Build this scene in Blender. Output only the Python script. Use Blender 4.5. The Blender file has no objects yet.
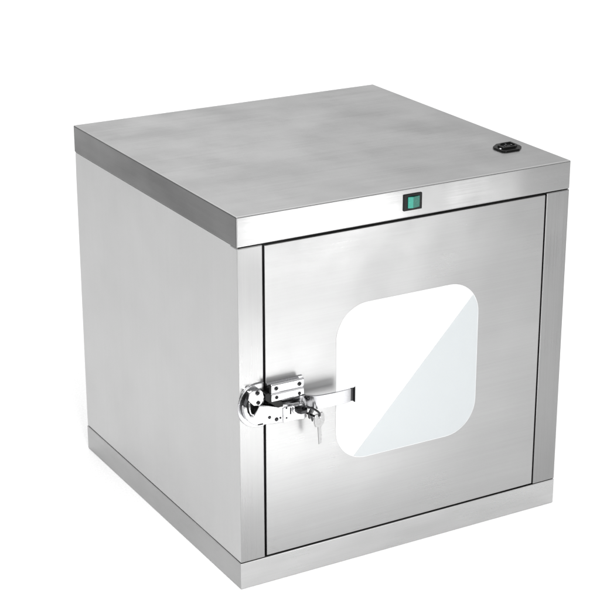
import bpy, bmesh, math
from mathutils import Vector, Matrix
scene = bpy.context.scene
COL = scene.collection
PI = math.pi

# ---------------------------------------------------------------- node helpers
def new_mat(name):
    m = bpy.data.materials.new(name); m.use_nodes = True
    nt = m.node_tree; nt.nodes.clear()
    out = nt.nodes.new('ShaderNodeOutputMaterial')
    bs = nt.nodes.new('ShaderNodeBsdfPrincipled')
    nt.links.new(bs.outputs[0], out.inputs['Surface'])
    return m, nt, bs

def noise(nt, scale_vec, scale=1.0, detail=3.0, rough=0.5, offset=(0, 0, 0)):
    tc = nt.nodes.new('ShaderNodeTexCoord')
    mp = nt.nodes.new('ShaderNodeMapping'); mp.inputs['Scale'].default_value = scale_vec
    mp.inputs['Location'].default_value = offset
    nt.links.new(tc.outputs['Object'], mp.inputs['Vector'])
    n = nt.nodes.new('ShaderNodeTexNoise'); n.inputs['Scale'].default_value = scale
    n.inputs['Detail'].default_value = detail; n.inputs['Roughness'].default_value = rough
    nt.links.new(mp.outputs[0], n.inputs['Vector'])
    return n.outputs['Fac']

def remap(nt, v, a, b, lo=0.3, hi=0.7):
    r = nt.nodes.new('ShaderNodeMapRange')
    r.inputs['From Min'].default_value = lo; r.inputs['From Max'].default_value = hi
    r.inputs['To Min'].default_value = a; r.inputs['To Max'].default_value = b
    nt.links.new(v, r.inputs['Value']); return r.outputs[0]

def math_node(nt, op, a, b):
    n = nt.nodes.new('ShaderNodeMath'); n.operation = op
    for i, v in enumerate((a, b)):
        if isinstance(v, (int, float)): n.inputs[i].default_value = v
        else: nt.links.new(v, n.inputs[i])
    return n.outputs[0]

def steel(name, base=0.5, rough=0.33, brush='x', face='y', aniso=0.6, seed=0, wave=0.0035, tint=(1, 1, 1.0), mottle=0.02, streak=.004):
    """brushed stainless sheet: brush = axis the grain runs along"""
    m, nt, bs = new_mat(name)
    bs.inputs['Metallic'].default_value = 1
    f, c = 900.0, 5.0
    sv = {'x': (c, f, f), 'y': (f, c, f), 'z': (f, f, c)}[brush]
    grain = noise(nt, sv, 1, 2, .6, (seed, seed * 2, seed * 3))
    sv2 = {'x': (2.5, 160, 160), 'y': (160, 2.5, 160), 'z': (160, 160, 2.5)}[brush]
    grain2 = noise(nt, sv2, 1, 3, .6, (seed * 3, seed, seed))
    blot = noise(nt, (1, 1, 1), 9, 4, .55, (seed * 1.7, seed, seed * .3))
    blot2 = noise(nt, {'x': (3, 14, 14), 'y': (14, 3, 14), 'z': (14, 14, 3)}[brush], 1, 3, .6, (seed, seed * .7, 3))
    v = math_node(nt, 'ADD', remap(nt, grain, -.010, .010), remap(nt, grain2, -streak, streak))
    v = math_node(nt, 'ADD', v, remap(nt, blot2, -mottle * .5, mottle * .5))
    v = math_node(nt, 'ADD', v, base)
    comb = nt.nodes.new('ShaderNodeCombineColor')
    for i in range(3):
        nt.links.new(math_node(nt, 'MULTIPLY', v, tint[i]), comb.inputs[i])
    nt.links.new(comb.outputs[0], bs.inputs['Base Color'])
    r = math_node(nt, 'ADD', remap(nt, blot, rough - .04, rough + .05), remap(nt, grain, -.03, .03))
    nt.links.new(r, bs.inputs['Roughness'])
    bs.inputs['Anisotropic'].default_value = aniso
    t = nt.nodes.new('ShaderNodeCombineXYZ')
    tang = {'x': (1, 0, 0), 'y': (0, 1, 0), 'z': (0, 0, 1)}[brush]
    for i in range(3): t.inputs[i].default_value = tang[i]
    nt.links.new(t.outputs[0], bs.inputs['Tangent'])
    bs.inputs['Anisotropic Rotation'].default_value = 0.25   # highlight spreads across the grain
    low = noise(nt, (1, 1, 1), 4.5, 1.5, .45, (seed * 2.1, seed * .6, seed))
    b1 = nt.nodes.new('ShaderNodeBump'); b1.inputs['Strength'].default_value = 1
    b1.inputs['Distance'].default_value = wave
    nt.links.new(low, b1.inputs['Height'])
    b2 = nt.nodes.new('ShaderNodeBump'); b2.inputs['Strength'].default_value = 1
    b2.inputs['Distance'].default_value = 0.00002
    nt.links.new(grain, b2.inputs['Height']); nt.links.new(b1.outputs[0], b2.inputs['Normal'])
    nt.links.new(b2.outputs[0], bs.inputs['Normal'])
    return m

def simple(name, col, rough=.4, metal=0.0, spec=.5, coat=0.0, bump=0.0, var=.06):
    m, nt, bs = new_mat(name)
    v = noise(nt, (1, 1, 1), 300, 3)
    mx = nt.nodes.new('ShaderNodeMix'); mx.data_type = 'RGBA'
    nt.links.new(remap(nt, v, 0, 1), mx.inputs['Factor'])
    mx.inputs[6].default_value = (*[c * (1 - var) for c in col], 1)
    mx.inputs[7].default_value = (*[min(1, c * (1 + var * .7)) for c in col], 1)
    nt.links.new(mx.outputs[2], bs.inputs['Base Color'])
    nt.links.new(remap(nt, v, max(.02, rough - .04), rough + .04), bs.inputs['Roughness'])
    bs.inputs['Metallic'].default_value = metal
    bs.inputs['Specular IOR Level'].default_value = spec
    bs.inputs['Coat Weight'].default_value = coat
    if bump:
        b = nt.nodes.new('ShaderNodeBump'); b.inputs['Distance'].default_value = bump
        nt.links.new(v, b.inputs['Height']); nt.links.new(b.outputs[0], bs.inputs['Normal'])
    return m

M = {
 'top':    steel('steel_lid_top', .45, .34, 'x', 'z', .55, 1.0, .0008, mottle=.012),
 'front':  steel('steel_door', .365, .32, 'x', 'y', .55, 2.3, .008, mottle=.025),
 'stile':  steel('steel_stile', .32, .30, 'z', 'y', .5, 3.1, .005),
 'stiler': steel('steel_stile_shaded', .27, .30, 'z', 'y', .5, 11.3, .005),  # right stile: same steel with its shade put into a darker base
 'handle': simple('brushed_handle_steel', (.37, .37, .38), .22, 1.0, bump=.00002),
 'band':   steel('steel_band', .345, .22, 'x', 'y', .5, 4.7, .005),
 'sidebd': steel('steel_side_band', .15, .34, 'y', 'x', .8, 5.2, .006, mottle=.07),  # dark reflection on the lid's side flange put into the base colour
 'side':   steel('steel_side', .49, .36, 'z', 'x', .6, 6.4, .0022, mottle=.01, streak=.003),
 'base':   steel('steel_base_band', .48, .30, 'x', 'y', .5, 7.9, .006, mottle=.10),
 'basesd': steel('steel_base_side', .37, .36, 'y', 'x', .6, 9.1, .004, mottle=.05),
 'chrome': simple('polished_chrome', (.54, .54, .55), .13, 1.0, bump=.00001),
 'satin':  simple('satin_steel', (.44, .44, .45), .24, 1.0, bump=.00002),
 'dark':   simple('dark_nickel', (.035, .035, .037), .22, 1.0),
 'keym':   simple('key_nickel', (.40, .40, .40), .30, 1.0, bump=.00002),
 'black':  simple('black_plastic', (.006, .006, .006), .30, spec=.16),
 'rubber': simple('black_rubber', (.010, .010, .010), .75),
 'pane':   simple('milky_pane', (.62, .625, .63), .12, coat=.3, var=.004),
 'tint':   simple('pale_blue_reflection', (.388, .408, .416), .12, coat=.3, var=.004),  # pale blue stands for a reflection in the glass
 'green':  simple('green_switch_plastic', (.001, .100, .072), .25, coat=.6),
 'green2': simple('bright_green_switch_plastic', (.004, .21, .155), .25, coat=.6),
 'ground': simple('white_table_paper', (.93, .93, .93), .9, spec=.0),
}

# ---------------------------------------------------------------- mesh helpers
def link(name, bm, mats, parent=None, bevel=0.0, smooth=False, seg=2, angle=35):
    bmesh.ops.recalc_face_normals(bm, faces=bm.faces[:])
    me = bpy.data.meshes.new(name); bm.to_mesh(me); bm.free()
    for m in (mats if isinstance(mats, (list, tuple)) else [mats]): me.materials.append(m)
    o = bpy.data.objects.new(name, me); COL.objects.link(o)
    if parent: o.parent = parent
    if smooth:
        for p in me.polygons: p.use_smooth = True
    if bevel:
        b = o.modifiers.new('edge', 'BEVEL'); b.width = bevel; b.segments = seg
        b.limit_method = 'ANGLE'; b.angle_limit = math.radians(angle); b.harden_normals = False
    return o

def box(bm, x0, x1, y0, y1, z0, z1, mi=0):
    r = bmesh.ops.create_cube(bm, size=1)
    for v in r['verts']:
        v.co = Vector(((x0 + x1) / 2 + v.co.x * (x1 - x0), (y0 + y1) / 2 + v.co.y * (y1 - y0), (z0 + z1) / 2 + v.co.z * (z1 - z0)))
    for f in {f for v in r['verts'] for f in v.link_faces}: f.material_index = mi
    return r['verts']

def prism(bm, pts, a, b, plane='xz', mi=0):
    """extrude a 2-D outline between depths a and b along the missing axis"""
    def P(p, d):
        return {'xz': (p[0], d, p[1]), 'xy': (p[0], p[1], d), 'yz': (d, p[0], p[1])}[plane]
    A = [bm.verts.new(P(p, a)) for p in pts]; B = [bm.verts.new(P(p, b)) for p in pts]
    fs = [bm.faces.new(A), bm.faces.new(B[::-1])]
    n = len(pts)
    for i in range(n): fs.append(bm.faces.new((A[i], A[(i + 1) % n], B[(i + 1) % n], B[i])))
    for f in fs: f.material_index = mi
    return A + B

def rrect(x0, x1, z0, z1, r, n=10):
    out = []
    for cx, cz, a0 in ((x1 - r, z1 - r, 0), (x0 + r, z1 - r, 90), (x0 + r, z0 + r, 180), (x1 - r, z0 + r, 270)):
        for i in range(n + 1):
            a = math.radians(a0 + 90 * i / n); out.append((cx + r * math.cos(a), cz + r * math.sin(a)))
    return out

def lathe(bm, prof, c, axis='y', n=32, mi=0):
    """revolve (radius, offset) profile about an axis through c"""
    rings = []
    for r, d in prof:
        ring = []
        for i in range(n):
            a = 2 * PI * i / n; u, v = r * math.cos(a), r * math.sin(a)
            off = {'y': (u, -d, v), 'z': (u, v, d), 'x': (-d, u, v)}[axis]
            ring.append(bm.verts.new(Vector(c) + Vector(off)))
        rings.append(ring)
    for a, b in zip(rings, rings[1:]):
        for i in range(n): bm.faces.new((a[i], a[(i + 1) % n], b[(i + 1) % n], b[i])).material_index = mi
    bm.faces.new(rings[0]).material_index = mi; bm.faces.new(rings[-1][::-1]).material_index = mi

def tube(bm, pts, r, closed=False, n=10, mi=0):
    pts = [Vector(p) for p in pts]; N = len(pts); rings = []
    for i, p in enumerate(pts):
        if closed: t = (pts[(i + 1) % N] - pts[i - 1]).normalized()
        else: t = (pts[min(i + 1, N - 1)] - pts[max(i - 1, 0)]).normalized()
        up = Vector((.13, .97, .2)) if abs(t.y) < .9 else Vector((1, 0, 0))
        u = t.cross(up).normalized(); w = t.cross(u)
        rings.append([bm.verts.new(p + r * (u * math.cos(2 * PI * k / n) + w * math.sin(2 * PI * k / n))) for k in range(n)])
    pairs = list(zip(rings, rings[1:])) + ([(rings[-1], rings[0])] if closed else [])
    for a, b in pairs:
        for k in range(n): bm.faces.new((a[k], a[(k + 1) % n], b[(k + 1) % n], b[k])).material_index = mi
    if not closed:
        bm.faces.new(rings[0]); bm.faces.new(rings[-1][::-1])

def strip(bm, path, z0, z1, th, mi=0):
    """vertical metal strap following an (x, y) path, th thick"""
    n = len(path); L, Rr = [], []
    for i in range(n):
        p = Vector(path[i]); t = (Vector(path[min(i + 1, n - 1)]) - Vector(path[max(i - 1, 0)])).normalized()
        nn = Vector((-t.y, t.x)) * th / 2
        L.append(tuple(p + nn)); Rr.append(tuple(p - nn))
    za = z0 if isinstance(z0, (list, tuple)) else [z0] * n
    zb = z1 if isinstance(z1, (list, tuple)) else [z1] * n
    V = [[bm.verts.new((L[i][0], L[i][1], za[i])), bm.verts.new((Rr[i][0], Rr[i][1], za[i])),
          bm.verts.new((Rr[i][0], Rr[i][1], zb[i])), bm.verts.new((L[i][0], L[i][1], zb[i]))] for i in range(n)]
    for a, b in zip(V, V[1:]):
        for k in range(4): bm.faces.new((a[k], a[(k + 1) % 4], b[(k + 1) % 4], b[k])).material_index = mi
    bm.faces.new(V[0]); bm.faces.new(V[-1][::-1])

def smooth_path(pts, n=5):
    out = []
    P = [Vector(p) for p in pts]; P = [P[0]] + P + [P[-1]]
    for i in range(1, len(P) - 2):
        for k in range(n):
            t = k / n; a, b, c, d = P[i - 1], P[i], P[i + 1], P[i + 2]
            out.append(.5 * ((2 * b) + (c - a) * t + (2 * a - 5 * b + 4 * c - d) * t * t + (3 * b - a - 3 * c + d) * t ** 3))
    out.append(P[-2]); return out

def mm(pts): return [tuple(c / 1000 for c in p) for p in pts]

# ---------------------------------------------------------------- ground
bm = bmesh.new()
S = 60
vs = [bm.verts.new(p) for p in ((-S, -S, 0), (S, -S, 0), (S, S, 0), (-S, S, 0))]; bm.faces.new(vs)
g = link('ground', bm, M['ground']); g['kind'] = 'structure'

# ---------------------------------------------------------------- the cabinet
W, D, H = .600, .5955, .6042
ZB, ZT = .0450, .5572        # top of the base band, foot of the lid flange
cab = bpy.data.objects.new('pass_box', None); COL.objects.link(cab)
cab['label'] = 'brushed stainless steel pass box cabinet with a hinged front door and rounded window'
cab['category'] = 'cabinet'

# lid: top sheet with folded flanges, a slight round on each fold
bm = bmesh.new()
box(bm, 0, W, 0, D, ZT, H)
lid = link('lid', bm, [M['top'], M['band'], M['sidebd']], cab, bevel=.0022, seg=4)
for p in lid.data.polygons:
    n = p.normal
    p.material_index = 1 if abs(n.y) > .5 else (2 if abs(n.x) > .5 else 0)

# base tray
bm = bmesh.new()
box(bm, 0, W, 0, D, 0.0005, ZB)
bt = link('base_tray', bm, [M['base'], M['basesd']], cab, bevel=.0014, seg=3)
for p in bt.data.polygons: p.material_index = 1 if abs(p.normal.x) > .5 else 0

# side, back and inner panels
OX0, OX1 = .0425, .5553
OZ0, OZ1 = ZB + .0002, .5560
def bowed(y0, y1, z0, z1, x_out, x_in, fall, dip, n=48):
    # sheet whose skin turns inwards a little towards its folded edges
    bm = bmesh.new(); V = []
    def e(d): t = max(0, 1 - d / fall); return t * t
    for i in range(n + 1):
        row = []
        for j in range(n + 1):
            u = .5 - .5 * math.cos(PI * i / n); v = .5 - .5 * math.cos(PI * j / n)
            y = y0 + (y1 - y0) * u; z = z0 + (z1 - z0) * v
            row.append(bm.verts.new((x_out + dip * (1.0 * e(z1 - z) + .45 * e(z - z0) + .2 * e(y1 - y)), y, z)))
        V.append(row)
    for i in range(n):
        for j in range(n): bm.faces.new((V[i][j], V[i + 1][j], V[i + 1][j + 1], V[i][j + 1])).smooth = True
    B = [bm.verts.new((x_in, y, z)) for y, z in ((y0, z0), (y1, z0), (y1, z1), (y0, z1))]
    bm.faces.new(B)
    rim = [[V[i][0] for i in range(n + 1)], V[n], [V[i][n] for i in range(n, -1, -1)], V[0][::-1]]
    for k in range(4): bm.faces.new(rim[k] + [B[(k + 1) % 4], B[k]])
    return bm
link('side_panel', bowed(.0022, D - .001, ZB + .0012, ZT - .0004, .0008, .0034, .060, .0007), M['side'], cab)
bm = bmesh.new(); box(bm, W - .0030, W - .0008, .0022, D - .001, ZB + .0012, ZT - .0004)
link('side_panel', bm, M['side'], cab)
bm = bmesh.new(); box(bm, .0032, W - .0032, D - .0030, D - .0009, ZB + .0012, ZT - .0004)
link('back_panel', bm, M['side'], cab)
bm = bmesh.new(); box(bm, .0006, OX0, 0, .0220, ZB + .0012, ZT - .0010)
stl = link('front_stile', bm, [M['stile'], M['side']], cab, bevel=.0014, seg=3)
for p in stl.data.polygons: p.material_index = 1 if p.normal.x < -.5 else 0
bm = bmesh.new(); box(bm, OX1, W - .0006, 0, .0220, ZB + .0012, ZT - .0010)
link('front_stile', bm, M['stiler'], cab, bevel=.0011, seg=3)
# dark core showing through the seams, and door seal
bm = bmesh.new(); box(bm, .0032, W - .0032, .0225, D - .0035, ZB - .0002 - .003, ZT + .003)
link('inner_liner', bm, M['rubber'], cab)
bm = bmesh.new()
for a in ((OX0 + .0003, OX1 - .0003, .012, .0221, ZB + .0005, ZB + .012), (OX0 + .0003, OX1 - .0003, .012, .0221, OZ1 - .012, OZ1 - .0002 + .001),
          (OX0 + .0003, OX0 + .012, .0121, .0222, ZB + .012, OZ1 - .012), (OX1 - .012, OX1 - .0003, .0121, .0222, ZB + .012, OZ1 - .012)):
    box(bm, *a)
link('door_seal', bm, M['rubber'], cab)

# ---------------------------------------------------------------- door with rounded window opening
DX0, DX1, DZ0, DZ1 = .0458, .5522, .0483, .5540
WX0, WX1, WZ0, WZ1, WR = .1680, .4300, .1755, .4352, .056
def ring_sheet(bm, outer, inner, y0, y1):
    eds = []
    loops = []
    for pts in (outer, inner):
        vs = [bm.verts.new((p[0], y0, p[1])) for p in pts]
        loops.append(vs)
        eds += [bm.edges.new((vs[i], vs[(i + 1) % len(vs)])) for i in range(len(vs))]
    r = bmesh.ops.triangle_fill(bm, use_beauty=True, edges=eds)
    fs = [f for f in r['geom'] if isinstance(f, bmesh.types.BMFace)]
    ex = bmesh.ops.extrude_face_region(bm, geom=fs)
    for v in ex['geom']:
        if isinstance(v, bmesh.types.BMVert): v.co.y = y1
bm = bmesh.new()
ring_sheet(bm, [(DX0, DZ0), (DX1, DZ0), (DX1, DZ1), (DX0, DZ1)], rrect(WX0 + .001, WX1 - .001, WZ0 + .001, WZ1 - .001, WR - .001, 14)[::-1], .0000, .0110)
door = link('door', bm, M['front'], cab, bevel=.0007, seg=2, angle=50)

bm = bmesh.new()
prism(bm, rrect(WX0, WX1, WZ0, WZ1, WR, 14), -.0008, .0060)
win = link('window', bm, M['pane'], door, bevel=.0004, seg=1)
win['label'] = 'milky white rounded square window pane set flush in the door'
# pale blue sheet painted as the glass reflection, parted along a slanting line
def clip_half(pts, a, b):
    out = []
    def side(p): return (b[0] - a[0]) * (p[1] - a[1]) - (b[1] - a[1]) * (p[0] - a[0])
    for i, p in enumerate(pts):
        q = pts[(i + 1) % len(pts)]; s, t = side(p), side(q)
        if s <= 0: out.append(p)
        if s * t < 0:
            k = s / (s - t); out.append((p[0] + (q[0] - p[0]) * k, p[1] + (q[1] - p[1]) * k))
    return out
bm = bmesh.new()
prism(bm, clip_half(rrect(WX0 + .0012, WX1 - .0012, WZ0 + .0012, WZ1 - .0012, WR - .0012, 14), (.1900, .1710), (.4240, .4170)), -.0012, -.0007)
tp = link('painted_reflection', bm, M['tint'], win)
tp['label'] = 'painted pale blue reflection on the lower right half of the window pane, cut off by a slanting line'

# ---------------------------------------------------------------- rocker switch on the front flange
SX0, SX1, SZ0, SZ1 = .2842, .3172, .5688, .5948
bm = bmesh.new()
prism(bm, rrect(SX0, SX1, SZ0, SZ1, .0012, 3), -.0020, .004)
sw = link('rocker_switch', bm, M['black'], cab, bevel=.0007)
bm = bmesh.new()
a0, a1, b0, b1 = SX0 + .0070, SX1 - .0055, SZ0 + .0045, SZ1 - .0042
mid = a0 + (a1 - a0) * .36
for (xa, xb, ya, yb, mi) in ((a0, mid, -.0032, -.0060, 1), (mid, a1, -.0060, -.0032, 0)):
    vs = [(xa, ya, b0), (xb, yb, b0), (xb, yb, b1), (xa, ya, b1)]
    F = [bm.verts.new(v) for v in vs]; B = [bm.verts.new((v[0], -.0012, v[2])) for v in vs]
    for f in ((F[0], F[1], F[2], F[3]), (B[3], B[2], B[1], B[0]), (F[0], F[3], B[3], B[0]), (F[1], F[2], B[2], B[1]), (F[0], F[1], B[1], B[0]), (F[2], F[3], B[3], B[2])):
        bm.faces.new(f).material_index = mi
# raised marks on the rocker: a bar and a ring
link('rocker', bm, [M['green'], M['green2']], sw)

# ---------------------------------------------------------------- mains inlet on the lid
bm = bmesh.new()
out = mm([(531, 91), (536, 86), (562, 86), (574, 97), (576, 103), (576, 124), (571, 130), (547, 130), (533, 119), (531, 113)])
prism(bm, out, H - .0005, H + .0035, 'xy')
inlet = link('power_inlet', bm, M['black'], cab, bevel=.0009, seg=2)
inner = mm([(537, 94), (560, 94), (569, 102), (569, 121), (548, 121), (537, 112)])
bm = bmesh.new()
# raised collar round the socket
n = len(inner); cx = sum(p[0] for p in inner) / n; cy = sum(p[1] for p in inner) / n
hole = [(cx + (p[0] - cx) * .78, cy + (p[1] - cy) * .76) for p in inner]
z0, z1, z2 = H + .0030, H + .0068, H + .0040
rings = []
for pts, z in ((inner, z0), (inner, z1), (hole, z1), (hole, z2)):
    rings.append([bm.verts.new((p[0], p[1], z)) for p in pts])
for a, b in zip(rings, rings[1:]):
    for i in range(n): bm.faces.new((a[i], a[(i + 1) % n], b[(i + 1) % n], b[i]))
bm.faces.new(rings[-1])
link('collar', bm, M['black'], inlet, bevel=.0006)
for px, py in ((.546, .104), (.553, .112), (.560, .106)):
    bm = bmesh.new(); box(bm, px - .0009, px + .0009, py - .002, py + .002, H + .0038, H + .0062)
    link('contact_pin', bm, M['satin'], inlet)
for px, py in ((.5718, .1265 - .012), (.5345, .1000)):
    bm = bmesh.new(); lathe(bm, [(.0026, 0), (.0024, .0010), (.0012, .0015), (.0002, .0016)], (px, py, H + .0034), 'z', 16)
    link('screw', bm, M['chrome'], inlet, smooth=True)

# ---------------------------------------------------------------- strike plate on the left stile
def screw(parent, x, y, z, r=.0030):
    bm = bmesh.new()
    lathe(bm, [(r * 1.35, -.0003), (r * 1.35, .0002), (r * 1.2, .0004), (r * 1.05, -.0001)], (x, y, z), 'y', 24, mi=1)
    lathe(bm, [(r, -.0002), (r, .0004), (r * .82, .0011), (r * .45, .0015), (r * .05, .0016)], (x, y, z), 'y', 24, mi=0)
    box(bm, x - r * .62, x + r * .62, y - .0019, y - .0008, z - r * .13, z + r * .13, 1)
    box(bm, x - r * .13, x + r * .13, y - .00188, y - .0008, z - r * .62, z + r * .62, 1)
    return link('screw', bm, [M['dark'], M['black']], parent, smooth=False)

sc = (.0315, .3115)
def arc(c, r, a0, a1, n, sx=1, sz=1):
    return [(c[0] + sx * r * math.cos(math.radians(a0 + (a1 - a0) * i / n)), c[1] + sz * r * math.sin(math.radians(a0 + (a1 - a0) * i / n))) for i in range(n + 1)]
bm = bmesh.new()
pts = arc((.0325, .3055), .0365, 95, 265, 24, .97, .97)
prism(bm, pts + [(.0415, .2700), (.0415, .3410)], -.0030, .0)
stk = link('strike_plate', bm, M['satin'], cab, bevel=.0009, seg=3)
stk['label'] = 'half round strike plate screwed to the stile left of the door seam'
# round wall of the cup, its dark metal standing in for shadow
bm = bmesh.new()
wall_o = arc((.0335, .3080), .0335, 125, 190, 20, .92, 1.02); wall_i = arc((.0335, .3080), .0255, 190, 125, 20, .92, 1.02)
prism(bm, wall_o + wall_i, -.0090, -.0028)
link('cup_shadow_rim', bm, M['dark'], stk, bevel=.0007)
bm = bmesh.new()
prism(bm, mm([(4, 316), (7, 326), (12, 333), (17, 334), (26, 325), (30, 318), (30, 300), (26, 291), (14, 293), (7, 302)]), -.0038, -.0029)  # black colour stands for the shade inside the cup
link('cup_shadow_floor', bm, M['black'], stk)
bm = bmesh.new()
prism(bm, mm([(12, 333), (16, 335.5), (31, 334.5), (34, 331), (36.5, 322), (33, 313), (29, 309.5), (19, 311), (12, 318.5), (9.5, 322)]), -.0130, -.0036)
tab = link('keeper', bm, M['chrome'], stk, bevel=.0010, seg=3)
screw(stk, .0250, -.0130, .3308, .0030); screw(stk, .0262, -.0130, .3150, .0027)
bm = bmesh.new(); tube(bm, smooth_path([(.0125, -.010, .3170), (.0115, -.0125, .3080), (.0140, -.0125, .2990), (.0220, -.0100, .2950)], 5), .0017, n=10)
link('catch_pin', bm, M['chrome'], stk, smooth=True)

# ---------------------------------------------------------------- latch body, lever, handle on the door
bm = bmesh.new()
prism(bm, mm([(46, 338.5), (108, 338.5), (108, 272), (64, 272), (46, 280)]), -.0022, .0)
latch = link('door_latch', bm, M['satin'], door, bevel=.0006)
latch['label'] = 'polished chrome lever latch with key lock at the left edge of the door'
bm = bmesh.new()      # upper block, two ridges with a crease between
prof = mm([(-2, 334), (-10, 338.6), (-13.5, 340.4), (-15.1, 339.8), (-15.8, 338), (-15.5, 327.5), (-13.8, 325.2), (-15.6, 323), (-16, 313), (-13.5, 309.5), (-8, 308), (-2, 308)])
prism(bm, prof, .0470, .1030, 'yz')
link('latch_body', bm, M['chrome'], latch, bevel=.0007, seg=2)
bm = bmesh.new()      # black pieces painting the block's shaded left end and the shadow below
prism(bm, prof, .0440, .0469, 'yz')
prism(bm, mm([(37, 327), (42.5, 328), (47, 324), (67, 307.8), (67, 300.5), (57, 301), (50, 307), (37, 317)]), -.0156, -.0046)
link('latch_shadow', bm, M['black'], latch, bevel=.0005)
for x, z in ((.0553, .3330), (.0950, .3322), (.0560, .3180), (.0950, .3165)):
    screw(latch, x, -.0156, z, .0028)
bm = bmesh.new()      # slim bosses beside the screws
for (x, z) in ((.0640, .3315), (.0860, .3312)):
    prism(bm, rrect(x - .0012, x + .0012, z - .004, z + .004, .001, 4), -.0162, -.0150)
link('boss', bm, M['satin'], latch)

bm = bmesh.new()      # lever with its curved hook reaching over the strike plate
outer = arc((.0300, .3090), .0285, 172, 262, 16, 1.0, 1.08)
lev = outer + mm([(46, 276.2), (68, 274.5), (106, 271.5), (108.5, 275), (108.5, 297), (106, 300.2), (66, 304), (60, 301.8), (46, 306), (35, 309), (27, 310.5), (22.5, 303), (17, 295.5), (12, 297), (8, 303.5), (6, 313.5)])
prism(bm, lev, -.0150, -.0055)
lever = link('lever', bm, M['chrome'], latch, bevel=.0016, seg=3)
bm = bmesh.new()      # raised lock face with its slot and rivets
prism(bm, rrect(.0665, .1065, .2745, .2995, .002, 4), -.0166, -.0148)
lk = link('lock_face', bm, M['satin'], lever, bevel=.0006)
bm = bmesh.new(); prism(bm, rrect(.0782, .0802, .2860, .2970, .0008, 3), -.0171, -.0164)
link('slot', bm, M['black'], lever)
for x, z in ((.0722, .2990 - .0015), (.0722, .2815)):
    bm = bmesh.new(); lathe(bm, [(.0016, 0), (.0014, .0006), (.0002, .0008)], (x, -.0165, z), 'y', 16)
    link('rivet', bm, M['dark'], lever, smooth=True)
for x, z, r in ((.0440, .2880, .0026), (.0560, .2822, .0032), (.0625, .2832, .0018)):
    bm = bmesh.new(); lathe(bm, [(r, -.0005), (r, .0006), (r * .7, .0013), (r * .1, .0015)], (x, -.0150, z), 'y', 20)
    link('rivet', bm, M['dark'], lever, smooth=True)
bm = bmesh.new(); prism(bm, rrect(.0240, .0330, .2792, .2812, .0009, 4), -.0154, -.0146)
link('slot', bm, M['black'], lever)
bm = bmesh.new()
lathe(bm, [(.0072, -.002), (.0072, .0030), (.0066, .0040), (.0042, .0043), (.0002, .0043)], (.0890, -.0160, .2920), 'y', 32)
link('lock_cylinder', bm, M['chrome'], lever, smooth=False, bevel=.0003)
bm = bmesh.new()      # pull handle bowed out over the door and its outward lip
path = mm([(96, -14), (104, -15), (111, -20), (118, -25), (130, -27.5), (150, -28.5), (170, -28), (177.5, -27)])
pp = [(v.x, v.y) for v in smooth_path([(x, y, 0) for x, y in path], 4)]
zl = [.2895 + .0005 * i / len(pp) for i in range(len(pp))]; zh = [.3115 - .0005 * i / len(pp) for i in range(len(pp))]
strip(bm, pp, zl, zh, .0030)
hd = link('handle', bm, M['handle'], latch, bevel=.0003, seg=1)
bm = bmesh.new()
lp = mm([(178.3, -25.8), (181.6, -26.8), (182.8, -28.6), (183.4, -31.5)])
strip(bm, lp, [.2900, .2900, .2895, .2890], [.3112, .3114, .3125, .3150], .0016)
link('handle_lip', bm, M['dark'], hd, bevel=.0003)
bm = bmesh.new(); lathe(bm, [(.0028, 0), (.0028, .012), (.0020, .0135), (.0002, .0138)], (.1055, -.0120, .3085), 'y', 20)
link('pivot_pin', bm, M['dark'], latch, smooth=True)

# ---------------------------------------------------------------- keys and ring
def key_mesh(bm, L=.030, bow=.0105, th=.0021):
    """flat key, bow at the origin, blade towards -z"""
    o = [(-.0095, .006), (-.0070, .0095), (.0070, .0095), (.0095, .006), (.0105, -.004), (.0085, -.0105), (.0035, -.0125)]
    o += [(.0035, -.016), (.0028, -.019), (.0035, -.022), (.0024, -.025), (.0033, -.028), (.0022, -.032), (.0031, -.036), (.0010, -.0415), (-.0030, -.0420), (-.0035, -.0125), (-.0085, -.0105), (-.0105, -.004)]
    hole = arc((0, .0045), .0026, 0, 360, 12)[:-1]
    ring_sheet(bm, o, hole[::-1], -th / 2, th / 2)
def mk_key(mat, label, loc, rot):
    k = bpy.data.objects.new('key', None); COL.objects.link(k)
    k.location = loc; k.rotation_euler = rot; k['label'] = label; k['category'] = 'key'
    return k
kb = mk_key(None, 'dark key standing turned in the lock of the door latch', (.0880, -.0330, .2975), (math.radians(90), math.radians(0), 0))
bm = bmesh.new()
o = [(-.0085, .004), (-.0050, .0095), (.0050, .0095), (.0085, .004), (.0085, -.004), (.0060, -.0095), (-.0060, -.0095), (-.0085, -.004)]
ring_sheet(bm, o, arc((0.0030, .0045), .0026, 0, 360, 12)[:-1][::-1], -.0028, .0028)
b = link('key_bow', bm, M['dark'], kb, bevel=.0008)
bm = bmesh.new(); box(bm, -.0035, .0035, -.0011, .0011, -.0225, -.0090)
link('key_blade', bm, M['keym'], kb)
kb.rotation_euler = (math.radians(-90), 0, 0)
kb.rotation_euler = Matrix(((1, 0, 0), (0, 0, -1), (0, 1, 0))).to_euler()

k2 = mk_key(None, 'pale steel key hanging from the key ring below the latch', (.1212, -.0300, .2742), (0, math.radians(-3), math.radians(12)))
bm = bmesh.new(); key_mesh(bm)
b = link('key_blade', bm, M['keym'], k2, bevel=.0004, seg=1)

k3 = mk_key(None, 'dark slanting key crowded between the latch and the pale key', (.1065, -.0300, .2880), (math.radians(12), math.radians(-38), math.radians(30)))
bm = bmesh.new(); key_mesh(bm)
for v in bm.verts: v.co.x *= .82; v.co.z *= (.86 if v.co.z > -.0125 else .62)
link('key_blade', bm, M['dark'], k3, bevel=.0004, seg=1)

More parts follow.
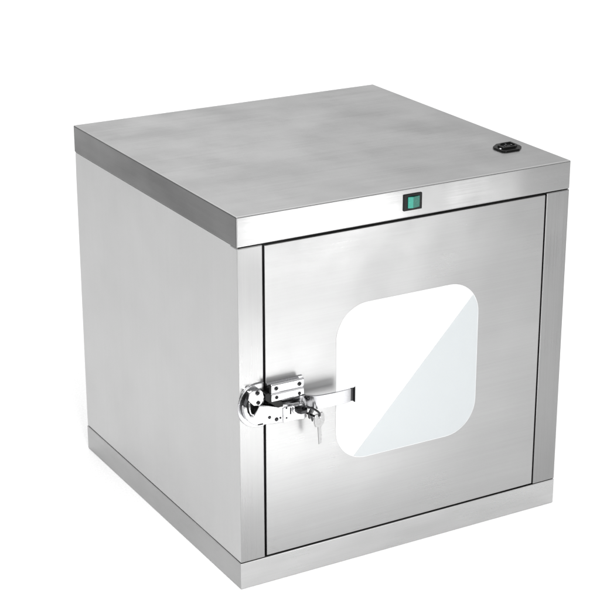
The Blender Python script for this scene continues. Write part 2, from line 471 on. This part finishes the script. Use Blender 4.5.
kr = []
c = Vector((.1060, -.0318, .2905)); u = Vector((.79, .08, -.61)).normalized(); w = Vector((.45, -.75, .45)); w = (w - u * w.dot(u)).normalized()
for i in range(64):
    a = 2 * PI * i / 32
    kr.append(c + u * .0183 * math.cos(a) + w * .0085 * math.sin(a) + u.cross(w) * (.0013 * (i / 63 - .5)))
bm = bmesh.new(); tube(bm, kr, .0014, n=8)
ro = link('key_ring', bm, M['dark'], None, smooth=True)
ro['label'] = 'small dark split ring joining the key in the lock to the hanging keys'; ro['category'] = 'key ring'

# ---------------------------------------------------------------- light: studio surround, band softbox and added fill lamps
w = bpy.data.worlds.new('World'); scene.world = w; w.use_nodes = True
nt = w.node_tree; nt.nodes.clear()
out = nt.nodes.new('ShaderNodeOutputWorld'); bg = nt.nodes.new('ShaderNodeBackground')
nt.links.new(bg.outputs[0], out.inputs[0])
tc = nt.nodes.new('ShaderNodeTexCoord'); sx = nt.nodes.new('ShaderNodeSeparateXYZ')
nt.links.new(tc.outputs['Generated'], sx.inputs[0])
ramp = nt.nodes.new('ShaderNodeValToRGB'); nt.links.new(sx.outputs['Z'], ramp.inputs[0])
cr = ramp.color_ramp; cr.interpolation = 'EASE'
stops = [(0.0, .03), (.10, .10), (.22, .36), (.40, .52), (.60, 1.0), (1.0, 1.0)]
while len(cr.elements) < len(stops): cr.elements.new(.5)
for e, (p, v) in zip(cr.elements, stops): e.position = p; e.color = (v, v, v, 1)
nt.links.new(ramp.outputs[0], bg.inputs['Color']); bg.inputs['Strength'].default_value = 1.20

def area(name, loc, target, sx_, sy_, power):
    l = bpy.data.lights.new(name, 'AREA'); l.shape = 'RECTANGLE'; l.size = sx_; l.size_y = sy_; l.energy = power
    o = bpy.data.objects.new(name, l); COL.objects.link(o); o.location = loc
    o.rotation_euler = (Vector(target) - Vector(loc)).to_track_quat('-Z', 'Y').to_euler()
    return o
area('fill_overhead', (.55, 2.1, 3.6), (.55, 2.1, 0), 3.2, 2.4, 22)  # added unseen fill, keeps the ground around the box white
area('fill_overhead_far', (2.6, 5.4, 4.2), (2.6, 5.4, 0), 4.0, 4.0, 35)  # second unseen fill, added to keep the far ground white
area('fill_front_left', (-.35, -1.45, 1.25), (.05, -.42, 0), .6, .6, 30)  # added fill, brightens the ground in front of the door
area('strip_softbox_band', (.71, -1.00, .235), (.12, 0, .58), .42, .13, .9)
area('fill_strip_low', (.49, -.70, .055), (.08, 0, .38), .26, .06, .14)  # added low strip, makes the bright stripe at latch height
area('fill_strip_narrow', (1.10, -1.00, .21), (.40, 0, .58), .09, .14, .14)  # invented narrow strip, makes the highlight on the front flange
sp = bpy.data.lights.new('fill_spot_front_left', 'SPOT'); sp.energy = 17; sp.spot_size = math.radians(110); sp.spot_blend = 1; sp.shadow_soft_size = .08  # added spot, brightens the ground mirrored in the door's left half
so = bpy.data.objects.new('fill_spot_front_left', sp); COL.objects.link(so); so.location = (.29, -.60, .42)

# ---------------------------------------------------------------- camera
cam = bpy.data.cameras.new('camera'); co = bpy.data.objects.new('camera', cam); COL.objects.link(co)
co.location = (-1.12, -2.1545, 1.3776); co.rotation_euler = (1.2159, .001, -.5174)
cam.sensor_width = 36; cam.lens = 1780.2455 / 600 * 36; cam.clip_end = 500; cam.clip_start = .05
scene.camera = co
scene.view_settings.view_transform = 'Standard'; scene.view_settings.look = 'None'
scene.view_settings.exposure = 0; scene.view_settings.gamma = 1
